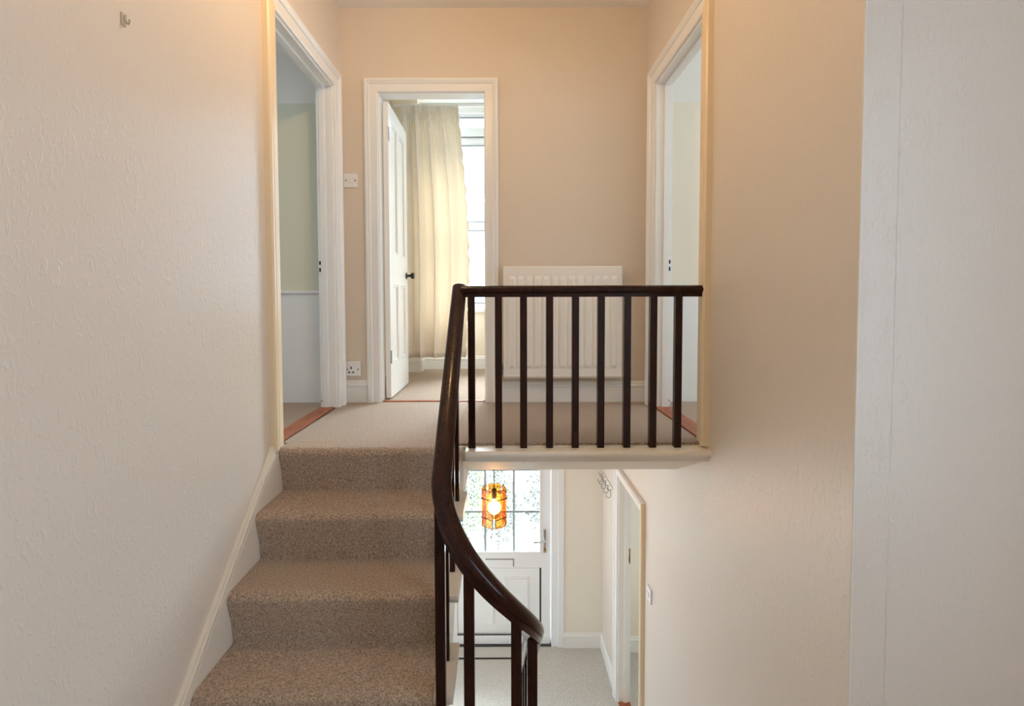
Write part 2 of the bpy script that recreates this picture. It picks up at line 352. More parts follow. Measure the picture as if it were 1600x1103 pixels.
toF = lambda s, z, d: Vector((s, FW-d, z))
fL = frame(1, 'white moulded frame of the left landing doorway', toL, LJ0, LJ1, 0.0, DH, t, 'reflection_trim', .92)
fR = frame(2, 'white moulded frame of the right landing doorway', toR, RJ0, RJ1, 0.0, DH, t, 'reflection_trim', .92)
fF = frame(3, 'white moulded frame around the bedroom doorway', toF, DX0, DX1, 0.0, FH, t, 'white', .79, False)
fH = frame(4, 'white frame of the narrow hall doorway beneath the landing', toR, HJ0, HJ1, GF, HDH, t, 'reflection_trim', .7)
def strike(fr, x, y, m_=('plate', 'hole')):
    sx = 1 if x > 0 else -1
    s = mk('strike_plate', B(x-.010, x+.010, y-.004, y+.0, .842, .955, .002), 'plate', fr)
    mk('latch_hole', B(x-.005, x+.005, y-.0055, y-.0038, .915, .938), 'hole', s)
    mk('latch_hole', B(x-.005, x+.005, y-.0055, y-.0038, .87, .895), 'hole', s)
strike(fL, XL-.088, LJ1-.012); strike(fR, XR+.088, RJ1-.012)
for fr, x, y in ((fL, XL-.094, LJ1-.0125), (fR, XR+.094, RJ1-.0125)):
    mk('screw', lathe(bmesh.new(), (x, y+.002, .045), (0, -1, 0), [(0, .005), (.004, .005), (.005, .003)], 10), 'steel', fr)
sp = mk('strike_plate', B(XR+.062, XR+.096, HJ1-.0165, HJ1-.012, -1.52, -1.39, .002), 'brass', fH)
mk('latch_hole', B(XR+.070, XR+.088, HJ1-.0185, HJ1-.0163, -1.50, -1.45), 'hole', sp)
# thresholds
def threshold(n, b, label): return setp(mk('trim_threshold_%d' % n, B(*b, .003), 'threshold'), label, 'threshold', kind='structure')
threshold(1, (XL-.105, XL-.012, LJ0+.012, LJ1-.012, -.004, .006), 'red-brown timber threshold strip across the left doorway')
threshold(2, (XR+.004, XR+.105, RJ0+.012, RJ1-.012, -.004, .006), 'red-brown timber threshold strip across the right doorway')
threshold(3, (DX0+.012, DX1-.012, FW, FW+.035, -.004, .006), 'thin red-brown strip under the bedroom doorway')
threshold(4, (XR+.0, XR+.1, HJ0+.012, HJ1-.012, GF-.002, GF+.008), 'orange-brown timber threshold of the narrow hall doorway')

# ------------------------------------------------------------------ stairs, upper flight
OV = 0.042
st = thing('staircase', 'cream painted staircase with cut string rising to the landing', 'staircase', (-.6, 1.5, HL))
for k in range(0, 5):
    yr = DR - k*GO
    z = -k*RI
    # riser below tread k
    mk('riser', B(XL+.027, XT-.050, yr, yr+.02 if k else yr+.012, z-RI, z-.046), 'stringer', st)
    if k > 0:
        bm = bmesh.new()
        yf, yb, zt, zb = yr-OV, yr+GO, z-.011, z-.044
        prof = [(yb, zb), (yb, zt)] + [(yf+.0165+.0165*math.cos(a), (zt+zb)/2+.0165*math.sin(a)) for a in [H2+math.pi*i/8 for i in range(9)]]
        prism(bm, prof, 'x', XL+.027, XT)
        mk('tread', bm, 'stringer', st)
        cove = [(yr-.001, zb), (yr-.016, zb), (yr-.012, zb-.006), (yr-.005, zb-.012), (yr-.001, zb-.014)]
        mk('cove_moulding', prism(bmesh.new(), cove, 'x', -.24, XT-.030), 'stringer', st)
# cut string on the well side
poly = [(DR+.012, -.08)]
for k in range(0, 5):
    yr = DR-k*GO+.006
    if k: poly.append((yr, -k*RI-.046))
    poly.append((yr, -(k+1)*RI-.046 if k < 4 else HL-.046))
poly += [(1.40, HL-.046), (1.40, HL-.22), (1.60, HL-.22), (DR+.012, -.46)]
mk('cut_string', prism(bmesh.new(), poly, 'x', XT-.062, XT-.044), 'stringer', st)
# soffit under the flight
mk('soffit', prism(bmesh.new(), [(1.467, HL-.22), (1.60, HL-.235), (2.414, HC-.11), (2.414, HC-.04), (1.60, HL-.17)], 'x', XL+.001, XT-.062), 'soffit', st)
# wall string with moulded top
SL = RI/GO
def zs(y): return .012 - SL*(2.345-y)
def rake(y0, y1, top, bot, x0, x1): return prism(bmesh.new(), [(y0, zs(y0)+top), (y1, zs(y1)+top), (y1, zs(y1)+bot), (y0, zs(y0)+bot)], 'x', x0, x1)
Y1 = LJ0-.105
wsn = mk('wall_string', prism(bmesh.new(), [(Y1, zs(Y1)-.02), (1.36, zs(1.36)-.02), (1.36, HL-.1), (1.5, HL-.1), (DR+.012, -.5), (DR+.012, -.02), (Y1, -.02)], 'x', XL+.0005, XL+.026), 'stringer', st)
mk('string_moulding', rake(Y1, 1.36, .022, -.020, XL+.0005, XL+.017), 'stringer', wsn)
mk('string_bead', rake(Y1, 1.36, .006, -.012, XL+.0165, XL+.024), 'stringer', wsn)
# nosing trim along the landing edge over the well
NT = [(2.452, -.076), (2.452, -.014), (2.366, -.014)] + [(2.362+.016*math.cos(a), -.030+.016*math.sin(a)) for a in [H2+math.pi*i/8*.9 for i in range(9)]] + [(2.366, -.048), (2.376, -.056), (2.380, -.070), (2.388, -.076)]
setp(mk('trim_landing_nosing', prism(bmesh.new(), NT, 'x', XT-.005, XR+.0), 'stringer', None, True), 'cream painted nosing board under the landing balusters', 'trim', kind='structure')

# carpet on the upper flight: continuous ribbon with rounded nosings
def ribbon(path, th, x0, x1, nx=14):
    """path: list of (y,z) outer surface; offset inward by th"""
    bm = bmesh.new(); n = len(path)
    nr = []
    for i in range(n):
        a = Vector(path[max(i-1, 0)]); b = Vector(path[min(i+1, n-1)]); d = (b-a).normalized(); nr.append(Vector((d.y, -d.x)))
    outer = [Vector(p) for p in path]; inner = [o_ - n_*th for o_, n_ in zip(outer, nr)]
    rows = []
    for o_ in outer: rows.append([bm.verts.new((x0+(x1-x0)*i/nx, o_.x, o_.y)) for i in range(nx+1)])
    for a, b in zip(rows, rows[1:]):
        for i in range(nx): bm.faces.new((a[i], a[i+1], b[i+1], b[i]))
    ir = [[bm.verts.new((x, p.x, p.y)) for x in (x0, x1)] for p in inner]
    for a, b in zip(ir, ir[1:]): bm.faces.new((a[0], b[0], b[1], a[1]))
    for j in range(n-1):
        bm.faces.new((rows[j][0], rows[j+1][0], ir[j+1][0], ir[j][0])); bm.faces.new((rows[j][nx], ir[j][1], ir[j+1][1], rows[j+1][nx]))
    for j in (0, n-1):
        bm.faces.new(rows[j] + [ir[j][1], ir[j][0]])
    return bm
def step_path(sgn, y_first, z_top, n, y_start, y_end):
    p = [(y_start, z_top)]
    for k in range(n):
        yr = y_first + sgn*k*GO; z = z_top-k*RI; yn = yr + sgn*OV
        r_ = .028
        for a in [H2 - math.pi*.60*i/7 for i in range(8)]:
            p.append((yn - sgn*r_ + sgn*(r_+.008)*math.cos(a), z-r_ + r_*math.sin(a)))
        p.append((yn+sgn*.001, z-.058)); p.append((yr+sgn*(OV*.55), z-RI*.6)); p.append((yr+sgn*.014, z-RI+.012)); p.append((yr+sgn*.016, z-RI+.003)); p.append((yr+sgn*.024, z-RI+.0))
    p.append((y_end, z_top-n*RI)); return p
pc = step_path(-1, DR, 0.0, 5, 2.47, 1.38)
car = mk('stair_carpet', ribbon(pc, .007, XL+.027, -.238), 'carpet', None, True, (-.65, 2.0, -.5))
setp(car, 'beige-brown twist carpet covering the upper steps', 'carpet')

# ------------------------------------------------------------------ lower flight (mostly below the frame)
sl = thing('lower_staircase', 'lower flight of carpeted stairs going down to the hall', 'staircase', (.55, 2.3, GF))
LX0, LX1 = .125, XR-.001
for k in range(8):
    yr = 1.467+k*GO; z = HL-k*RI
    mk('riser', B(LX0-.02, LX1, yr-.02, yr, z-RI, z-.03), 'stringer', sl)
    if k:
        mk('tread', B(LX0-.055, LX1, yr-GO, yr+OV, z-.044, z-.011, .006), 'stringer', sl)
mk('well_string', prism(bmesh.new(), [(1.467, HL-.04), (1.467+7*GO, GF+RI-.04), (1.467+7*GO, GF), (3.0, GF), (1.467, HL-.35)], 'x', LX0-.05, LX0-.025), 'stringer', sl)
zl = lambda y: HL+.055 - SL*(y-1.467)
mk('wall_string', prism(bmesh.new(), [(CORN+.004, zl(CORN)), (3.20, zl(3.20)), (3.20, GF), (2.9, GF), (CORN+.004, HL-.3)], 'x', XR-.028, XR-.0005), 'stringer', sl)
pl = step_path(1, 1.467, HL, 8, 1.40, 3.45)
lc = mk('lower_stair_carpet', ribbon(pl[:-1], .007, LX0+.005, LX1-.03), 'carpet', None, True, (.5, 2.3, -1.8))
setp(lc, 'beige twist carpet on the lower flight', 'carpet')
# curved well end of the half landing under the wreath
cxw = RX+RR
ring = bmesh.new()
secs = []
for i in range(17):
    a = math.pi + math.pi*i/16
    d = Vector((math.cos(a), math.sin(a), 0))
    secs.append([Vector((cxw, RY0, 0)) + d*rr + Vector((0, 0, zz)) for rr, zz in ((RR-.045, HL-.24), (RR+.03, HL-.24), (RR+.03, HL-.005), (RR-.045, HL-.005))])
sweep(ring, secs)
setp(mk('trim_well_end', ring, 'stringer', None, True), 'curved cream string around the end of the stairwell', 'trim', kind='structure')

# ------------------------------------------------------------------ balustrade
bal = thing('balustrade', 'dark varnished mahogany balustrade with square balusters and swept handrail', 'balustrade', (XT-.03, 2.42, -.014))
RS = [(-.020, -.030), (-.020, -.012), (-.027, -.008), (-.031, .002), (-.031, .010), (-.026, .020), (-.015, .026), (0, .028),
      (.015, .026), (.026, .020), (.031, .010), (.031, .002), (.027, -.008), (.020, -.012), (.020, -.030)]
# landing rail
mk('landing_handrail', sweep(bmesh.new(), [[Vector((x, 2.42+a*1.02, .731+b*.94)) for a, b in RS] for x in (RX+.012, XR-.001)]), 'wood', bal, True)
# stair rail with wreath
def rail_center():
    pts = []
    for i in range(12):
        y = 2.452 + (RY0-2.452)*i/11
        pts.append(Vector((RX, y, .757 - SL*(2.42-y) - .041 + (.021*i/11))))
    z = pts[-1].z; prev = Vector((RX, RY0))
    N = 28
    for i in range(1, N+1):
        a = math.pi - math.pi*i/N
        q = Vector((RX+RR+RR*math.cos(a), RY0-RR*math.sin(a)))
        z -= 1.13*(q-prev).length; prev = q
        pts.append(Vector((q.x, q.y, z)))
    for i in range(1, 8):
        pts.append(Vector((prev.x, prev.y+i*.21, z-i*.21*SL)))
    return pts
RC = rail_center()
# smooth the height so that the pitch changes gently
for _ in range(10):
    zz = [p.z for p in RC]
    for i in range(1, len(RC)-1):
        d0 = (RC[i]-RC[i-1]).to_2d().length; d1 = (RC[i+1]-RC[i]).to_2d().length
        RC[i].z = .5*zz[i] + .5*(zz[i-1]*d1+zz[i+1]*d0)/(d0+d1)
def rail_secs(pts):
    secs = []
    for i, p in enumerate(pts):
        d = (pts[min(i+1, len(pts)-1)] - pts[max(i-1, 0)]).normalized()
        s = d.cross(Vector((0, 0, 1))).normalized(); u = s.cross(d).normalized()
        secs.append([p + s*a*1.08 + u*b*1.06 for a, b in RS])
    return secs
secs = rail_secs(RC)
# rounded top end
end = []
c0 = RC[0]
for kk in (.0, .4, .75):
    end.append([c0 + (v-c0)*(.84+.16*math.sqrt(max(0, 1-(1-kk)**2))) + (RC[0]-RC[1]).normalized()*(.006*(1-kk)) for v in secs[0]])
mk('stair_handrail', sweep(bmesh.new(), end + secs), 'wood', bal, True)
def rail_z(x, y):
    best = min(RC, key=lambda p: (p.x-x)**2+(p.y-y)**2); return best.z
bw = .0165
def baluster(x, y, z0, z1, rot=0.0, sl_=0.0):
    bm = bmesh.new(); box(bm, -bw, bw, -bw, bw, 0, z1-z0, .0018, 1)
    o = mk('baluster', bm, 'wood', None)
    o.parent = bal; o.location = Vector((x, y, z0)) - bal.location; o.rotation_euler = (0, 0, rot)
    return o
for x in (-.149, -.021, .097, .220, .342, .463, .587, .710, .828): baluster(x, 2.42, -.0145, .708)
for k, y in ((1, 2.296), (2, 2.08), (3, 1.848)): baluster(RX-.010, y, -k*RI-.011, rail_z(RX, y)-.02)
baluster(RX-.002, 1.655, -4*RI-.011, rail_z(RX, 1.655)-.02)
for ang, ex in ((111, 0), (54, 0), (20, 0)):
    a = math.radians(ang); x = RX+RR+RR*math.cos(a); y = RY0-RR*math.sin(a)
    baluster(x, y, HL-.006, rail_z(x, y)-.02, (a-H2)*(.0))
for k in range(1, 7):
    y = 1.467+k*GO-.07; x = RX+2*RR
    if y < 1.78: continue
    baluster(x, y, HL-k*RI-.011, rail_z(x, y)-.02)
nw = bmesh.new(); box(nw, RX+2*RR-.04, RX+2*RR+.04, 3.17, 3.25, GF, rail_z(RX+2*RR, 3.2)+.12, .006)
mk('newel_post', nw, 'wood', bal)

# ------------------------------------------------------------------ bedroom door (open into the room)
DL = DX0+.014
bd = thing('door_1', 'open white four-panel bedroom door with a dark round knob', 'door', (DL, FW+.08, 0.008), kind='structure')
def door_leaf(parent, x0, y0, y1, z0, z1, th, m):
    stile, mid, top, bot, lockz0, lockz1 = .095, .085, .115, .235, .80, 1.02
    ym = (y0+y1)/2
    mk('stile', B(x0, x0+th, y0, y0+stile, z0, z1, .002), m, parent); mk('stile', B(x0, x0+th, y1-stile, y1, z0, z1, .002), m, parent)
    for a, b in ((z1-top, z1), (lockz0, lockz1), (z0, z0+bot)): mk('rail', B(x0, x0+th, y0+stile, y1-stile, a, b), m, parent)
    for a, b in ((lockz1, z1-top), (z0+bot, lockz0)):
        mk('muntin', B(x0, x0+th, ym-mid/2, ym+mid/2, a, b), m, parent)
        for p0, p1 in ((y0+stile, ym-mid/2), (ym+mid/2, y1-stile)):
            pn = mk('panel', B(x0+.010, x0+th-.010, p0, p1, a, b), m, parent)
            bm = bmesh.new(); e = .018
            for q in ((p0, p0+e, a, b), (p1-e, p1, a, b), (p0+e, p1-e, a, a+e), (p0+e, p1-e, b-e, b)):
                box(bm, x0+th-.010, x0+th-.002, q[0], q[1], q[2], q[3], .003, 1)
            mk('panel_moulding', bm, m, pn)
door_leaf(bd, DL, FW+.085, 4.19, .010, 2.040, .035, 'white')
kb = mk('door_knob', lathe(bmesh.new(), (DL+.035, 4.135, .885), (1, 0, 0), [(0, .026), (.006, .026), (.010, .011), (.030, .010), (.040, .022), (.052, .028), (.062, .024), (.068, .012), (.069, .0)]), 'knob', bd, True)
for z in (.25, 1.78): mk('hinge', B(DL+.034, DL+.0385, FW+.083, FW+.112, z, z+.09), 'steel', bd)

# ------------------------------------------------------------------ bedroom window
wn = thing('window_1', 'white sash window of the bedroom, bright with daylight', 'window', (.03, BY+.08, .57), kind='structure')
wx0, wx1, wy = -.76, .82, BY+.05
mk('frame', Bs([(wx0, wx0+.05, wy, wy+.09, .60, 2.58), (wx1-.05, wx1, wy, wy+.09, .60, 2.58), (wx0+.05, wx1-.05, wy, wy+.09, 2.50, 2.58), (wx0+.05, wx1-.05, wy, wy+.09, .60, .635)]), 'upvc', wn)
mk('transom', B(wx0+.05, wx1-.05, wy-.015, wy+.08, 2.315, 2.395, .005), 'upvc', wn)
sash = mk('upper_sash', Bs([(wx0+.05, wx1-.05, wy+.01, wy+.06, 2.225, 2.31), (wx0+.05, wx0+.10, wy+.01, wy+.06, 1.47, 2.225), (wx1-.10, wx1-.05, wy+.01, wy+.06, 1.47, 2.225)]), 'upvc', wn)
mk('pane', B(wx0+.10, wx1-.10, wy+.03, wy+.036, 1.47, 2.225), 'pane', sash)
sash = mk('lower_sash', Bs([(wx0+.05, wx1-.05, wy+.0, wy+.05, 1.385, 1.472), (wx0+.05, wx0+.10, wy+.0, wy+.05, .64, 1.385), (wx1-.10, wx1-.05, wy+.0, wy+.05, .64, 1.385), (wx0+.10, wx1-.10, wy+.0, wy+.05, .64, .66)]), 'upvc', wn)
mk('pane', B(wx0+.10, wx1-.10, wy+.02, wy+.026, .66, 1.385), 'pane', sash)
mk('fanlight_pane', B(wx0+.05, wx1-.05, wy+.03, wy+.036, 2.395, 2.50), 'pane', wn)
mk('sill', B(-.795, .895, BY-.07, wy+.02, .57, .605, .008), 'white', wn)
for z in (2.500, 2.395, 2.310, 2.225, 1.472, 1.385, .660): mk('gasket', B(wx0+.10, wx1-.10, wy-.004 if z > 2.3 else wy-.002, wy+.004, z-.006, z+.004), 'gasket_grey', wn)
hd = mk('head_moulding', Bs([(-.795, .895, BY-.02, BY-.001, 2.52, 2.60), (-.795, .895, BY-.035, BY-.001, 2.575, 2.60)], .004), 'white', wn)

# curtain
cu = thing('curtain', 'cream pleated curtain hanging beside the bedroom window', 'curtain', (-.62, 4.80, .16))
def curtain_mesh():
    bm = bmesh.new(); nu, nv = 150, 36
    rows = []
    rnd = random.Random(3)
    ph = [rnd.uniform(0, 6.28) for _ in range(6)]
    for j in range(nv+1):
        v = j/nv; z = 2.475 - v*(2.475-.150)
        row = []
        # right edge swings out below the heading, then in again
        xr = -.405 + .105*math.sin(min(1, v*1.5)*H2) - (.035*max(0, v-.62)/.38)
        xl = -.935 + .02*v
        for i in range(nu+1):
            u = i/nu
            tight = math.exp(-v*9)
            amp = .012 + .062*(1-tight)
            wv = math.sin(u*2*math.pi*4.1 + ph[0] + .9*math.sin(u*7+ph[4]) + .35*math.sin(v*2+u*5)) + .30*math.sin(u*2*math.pi*9.5+ph[1]+v)
            wt = math.sin(u*2*math.pi*34+ph[2])
            y = 4.80 - amp*wv*.8 - .011*wt*min(1, tight*1.6) - .010*tight
            x = xl + (xr-xl)*u + .012*math.cos(u*2*math.pi*4.1+ph[0])*(1-tight)
            if u > .965: x += .010*math.sin(v*88+ph[3])*(u-.965)/.035*(.3+.7*min(1, v*3))
            row.append(bm.verts.new((x, y, z)))
        rows.append(row)
    for a, b in zip(rows, rows[1:]):
        for i in range(nu): bm.faces.new((a[i], a[i+1], b[i+1], b[i]))
    return bm
co = mk('cloth', curtain_mesh(), 'curtain', cu, True)
md = co.modifiers.new('thickness', 'SOLIDIFY'); md.thickness = .003
hm = bmesh.new()
for i in range(30):
    x = -.93+.52*i/29; box(hm, x-.004, x+.004, 4.772, 4.779, 2.40, 2.485, .002, 1)
mk('heading_pleats', hm, 'curtain', cu)
tr = setp(mk('curtain_track', B(-1.02, .30, 4.83, 4.85, 2.485, 2.51, .003), 'white'), 'white curtain track above the bedroom curtain', 'curtain track')

# ------------------------------------------------------------------ radiator
ra = thing('radiator', 'white ribbed panel radiator on the landing wall', 'radiator', (.39, FW-.06, .17))
def radiator():
    bm = bmesh.new(); x0, x1, z0, z1 = .004, .786, .180, .910; yb, yf = FW-.045, FW-.085
    nb = 13; pitch = (x1-x0-.06)/nb
    prof = [(x0, yb), (x0, yf+.006), (x0+.006, yf)]
    for i in range(nb):
        c = x0+.03+pitch*(i+.5); d = .009; a = pitch*.30
        prof += [(c-a-.006, yf), (c-a+.004, yf-d), (c+a-.004, yf-d), (c+a+.006, yf)]
    prof += [(x1-.006, yf), (x1, yf+.006), (x1, yb)]
    flat = [(x, max(y, yf)) for x, y in prof]
    secs = []
    for z, pr in ((z0, 'f'), (z0+.055, 'f'), (z0+.075, 'p'), (z1-.085, 'p'), (z1-.065, 'f'), (z1-.008, 'f')):
        secs.append([Vector((x, y, z)) for x, y in (flat if pr == 'f' else prof)])
    secs.append([Vector((x0+(x-x0)*.99+.004, y+.006 if y < yb-.01 else y, z1)) for x, y in flat])
    return sweep(bm, secs)
mk('panel', radiator(), 'radiator', ra)
mk('rolled_bottom', tube(bmesh.new(), [(.012, FW-.07, .186), (.778, FW-.07, .186)], .017, 10), 'radiator', ra, True)
mk('back_panel', B(.01, .78, FW-.032, FW-.014, .20, .89, .006), 'radiator', ra)
for x in (.15, .64): mk('bracket', B(x-.015, x+.015, FW-.046, FW-.0005, .25, .80), 'radiator', ra)
vb = bmesh.new(); tube(vb, [(.004, FW-.065, .235), (-.012, FW-.065, .235)], .010, 10); tube(vb, [(-.012, FW-.065, .265), (-.012, FW-.065, .19)], .013, 12)
mk('valve', vb, 'steel', ra, True)
mk('pipe', tube(bmesh.new(), [(-.012, FW-.065, .19), (-.012, FW-.065, .001)], .0075, 10), 'radiator', ra, True)

# ------------------------------------------------------------------ switches and socket
sw = thing('light_switch', 'square white light switch on the wall left of the bedroom door', 'switch', (-1.010, FW, 1.486))
mk('plate', B(-1.056, -.964, FW-.012, FW-.0005, 1.440, 1.532, .003), 'plate', sw)
mk('rocker', B(-1.018, -1.002, FW-.016, FW-.0118, 1.470, 1.500, .002), 'plate', sw)
for x in (-1.040, -.980): mk('screw', lathe(bmesh.new(), (x, FW-.0115, 1.486), (0, -1, 0), [(0, .0045), (.0012, .0045)], 10), 'hole', sw)
so_ = thing('power_socket', 'white single wall socket just above the landing skirting', 'socket', (-1.010, FW, .229))
mk('plate', B(-1.058, -.960, FW-.026, FW-.0005, .180, .279, .005), 'plate', so_)
mk('rocker', B(-.985, -.971, FW-.031, FW-.0258, .234, .262, .002), 'plate', so_)
for x, z, ww, hh in ((-1.020, .236, .004, .008), (-1.034, .206, .0065, .0045), (-1.007, .206, .0065, .0045)):
    mk('pin_hole', B(x-ww, x+ww, FW-.0272, FW-.0258, z-hh, z+hh), 'hole', so_)
for x in (-1.046, -.974): mk('screw', lathe(bmesh.new(), (x, FW-.0255, .226), (0, -1, 0), [(0, .0045), (.0014, .0045)], 10), 'hole', so_)
hs = thing('light_switch', 'white light switch on the hall wall below the balustrade', 'switch', (XR, 3.30, -1.25))
mk('plate', B(XR-.012, XR-.0005, 3.255, 3.347, -1.297, -1.205, .003), 'plate', hs)
mk('rocker', B(XR-.017, XR-.0118, 3.292, 3.308, -1.266, -1.236, .002), 'plate', hs)
for y in (3.27, 3.332): mk('screw', lathe(bmesh.new(), (XR-.0115, y, -1.251), (-1, 0, 0), [(0, .004), (.0012, .004)], 10), 'hole', hs)

# picture hook on the left wall
wh = thing('picture_hook', 'small painted-over picture hook high on the left wall', 'hook', (XL, 1.479, 1.485))
mk('plate', B(XL+.0003, XL+.004, 1.470, 1.488, 1.466, 1.502, .0015), 'hook_paint', wh)
mk('hook', tube(bmesh.new(), [(XL+.003, 1.479, 1.494), (XL+.009, 1.479, 1.482), (XL+.012, 1.479, 1.473), (XL+.016, 1.479, 1.471), (XL+.019, 1.479, 1.477), (XL+.019, 1.479, 1.483)], .003, 8), 'hook_paint', wh, True)
mk('pin', lathe(bmesh.new(), (XL+.004, 1.484, 1.496), (1, 0, 0), [(0, .003), (.003, .003), (.004, .0)], 10), 'hook_paint', wh, True)

# ------------------------------------------------------------------ front door
DY = 4.955
fd = thing('door_2', 'white front door with leaded obscure glass and lower panels', 'door', (-.045, DY, GF), kind='structure')
mk('door_frame', Bs([(.466, FDX1-.001, DY-.052, DY+.05, GF, FDT), (FDX0+.001, -.556, DY-.052, DY+.05, GF, FDT), (-.556, .466, DY-.052, DY+.05, FDT-.075, FDT)], .004), 'upvc', fd)
mk('frame_bead', Bs([(.530, FDX1+.02, DY-.066, DY-.051, GF, FDT)], .004), 'upvc', fd)
LT = FDT-.08
GX0, GX1, GZ0, GZ1 = -.46, .373, -1.812, -.72
mk('leaf', Bs([(-.552, GX0, DY, DY+.045, GF+.012, LT), (GX1, .462, DY, DY+.045, GF+.012, LT), (GX0, GX1, DY, DY+.045, GZ1, LT), (GX0, GX1, DY, DY+.045, -1.955, GZ0), (GX0, GX1, DY, DY+.045, GF+.012, -2.625)]), 'upvc', fd)
mk('glazing_bead', Bs([(GX0, GX1, DY-.006, DY+.001, GZ0-.004, GZ0+.022), (GX0, GX0+.018, DY-.006, DY+.001, GZ0+.022, GZ1), (GX1-.018, GX1, DY-.006, DY+.001, GZ0+.022, GZ1)], .002), 'upvc', fd)
gx = [GX0, -.180, .103, GX1]; gz = [GZ0, -1.395, -.978, GZ1]
for i in range(3):
    for j in range(3):
        mk('pane', B(gx[i]+.004, gx[i+1]-.004, DY+.018, DY+.024, gz[j]+.004, gz[j+1]-.004), 'obscure', fd)
for x in gx[1:3]: mk('lead_strip', B(x-.011, x+.011, DY+.010, DY+.028, GZ0, GZ1, .002), 'lead', fd)
for z in gz[1:3]: mk('lead_strip', B(GX0, GX1, DY+.009, DY+.029, z-.011, z+.011, .002), 'lead', fd)
mk('lower_panel', B(GX0+.004, GX1-.018, DY+.008, DY+.034, -2.617, -1.962), 'upvc', fd)
mk('panel_gap_shade', B(GX0, GX1, DY+.020, DY+.030, -2.625, -1.955), 'gap', fd)  # dark sheet stands in for shade in the joint round the panel
for x0, x1 in ((-.37, -.09), (0.0, .255)):
    bm = bmesh.new()
    for d, h_ in ((0, .006), (.014, .012)):
        q0, q1, w0, w1 = x0+d, x1-d, -2.535+d, -2.051-d; e = .014
        for b in ((q0, q0+e, w0, w1), (q1-e, q1, w0, w1), (q0+e, q1-e, w0, w0+e), (q0+e, q1-e, w1-e, w1)): box(bm, b[0], b[1], DY+.008-h_, DY+.010, b[2], b[3], .003, 1)
    mk('panel_moulding', bm, 'upvc', fd)
lb = mk('letterbox', B(-.185, .104, DY-.008, DY+.004, -1.944, -1.858, .003), 'upvc', fd)
mk('flap_shadow_gap', Bs([(-.178, .100, DY-.0095, DY-.0075, -1.868, -1.861), (.093, .100, DY-.0095, DY-.0075, -1.936, -1.868)]), 'gap', lb)  # dark strips painted as the shadow gap round the letterbox flap
mk('weather_bar', B(-.545, .458, DY-.022, DY+.001, GF+.008, -2.632, .004), 'upvc', fd)
mk('weather_gap_shade', B(GX0, GX1, DY-.010, DY+.001, -2.632, -2.624), 'gap', fd)  # dark strip stands in for the shaded gap above the weather bar
hp = mk('handle_plate', B(.388, .422, DY-.012, DY+.0, -1.80, -1.565, .005), 'chrome', fd)
mk('lever', tube(bmesh.new(), [(.405, DY-.010, -1.668), (.405, DY-.055, -1.668), (.395, DY-.060, -1.668), (.29, DY-.060, -1.672)], .0095, 10), 'chrome', hp, True)
mk('key_cylinder', lathe(bmesh.new(), (.405, DY-.011, -1.765), (0, -1, 0), [(0, .014), (.008, .014), (.010, .006)], 14), 'brass', hp, True)
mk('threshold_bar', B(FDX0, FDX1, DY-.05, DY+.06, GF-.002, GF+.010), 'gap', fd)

# door mat with a black rubber edge in front of the door
dm = thing('door_mat', 'thin beige door mat with a black edge strip before the front door', 'mat', (-.2, 4.79, GF))
mk('mat_pile', B(-.70, .165, 4.742, 4.888, GF+.0005, GF+.008), 'hall_carpet', dm)
mk('rubber_edge', B(-.70, .165, 4.728, 4.742, GF+.0005, GF+.010, .002), 'mat_edge', dm)

# coat hooks
ch = thing('coat_hooks', 'row of wire coat hooks high on the hall wall', 'coat hooks', (XR, 4.74, -1.02))
mk('rail', B(XR-.010, XR-.0005, 4.42, 5.06-.17, -1.000, -.975, .003), 'hall_wall', ch)
for y in (4.47, 4.58, 4.69, 4.80, 4.87):
    pts = [(XR-.008, y, -.985), (XR-.018, y, -1.01)]
    for i in range(10):
        a = math.radians(170 + 24*i); pts.append((XR-.036+.020*-math.cos(a)*1.0, y, -1.045+.020*math.sin(a)))
    mk('hook', tube(bmesh.new(), pts, .0032, 6), 'steel', ch, True)
    mk('upper_prong', tube(bmesh.new(), [(XR-.010, y, -.995), (XR-.034, y, -.998), (XR-.046, y, -.985), (XR-.048, y, -.972)], .0032, 6), 'steel', ch, True)

# ------------------------------------------------------------------ hall pendant with amber glass
LPX, LPY = -.068, 3.70
hp_ = thing('pendant_lantern', 'lit amber glass pendant lantern hanging in the hall', 'pendant lamp', (LPX, LPY, HC))
mk('cord', tube(bmesh.new(), [(LPX, LPY, HC), (LPX, LPY, -.70)], .0035, 8), 'lamp_metal', hp_, True)
mk('ceiling_rose', lathe(bmesh.new(), (LPX, LPY, HC), (0, 0, -1), [(0, .045), (.012, .043), (.026, .014), (.03, .006)], 20), 'plate', hp_, True)
mk('lamp_holder', lathe(bmesh.new(), (LPX, LPY, -.69), (0, 0, -1), [(0, .006), (.008, .018), (.05, .020), (.075, .016)], 16), 'lamp_metal', hp_, True)
bz = -.835
mk('bulb', lathe(bmesh.new(), (LPX, LPY, -.757), (0, 0, -1), [(0, .013), (.018, .016), (.030, .026), (.045, .040), (.065, .0475), (.082, .0475), (.102, .040), (.117, .024), (.125, .0)], 24), 'bulb', hp_, True)
NP = 5
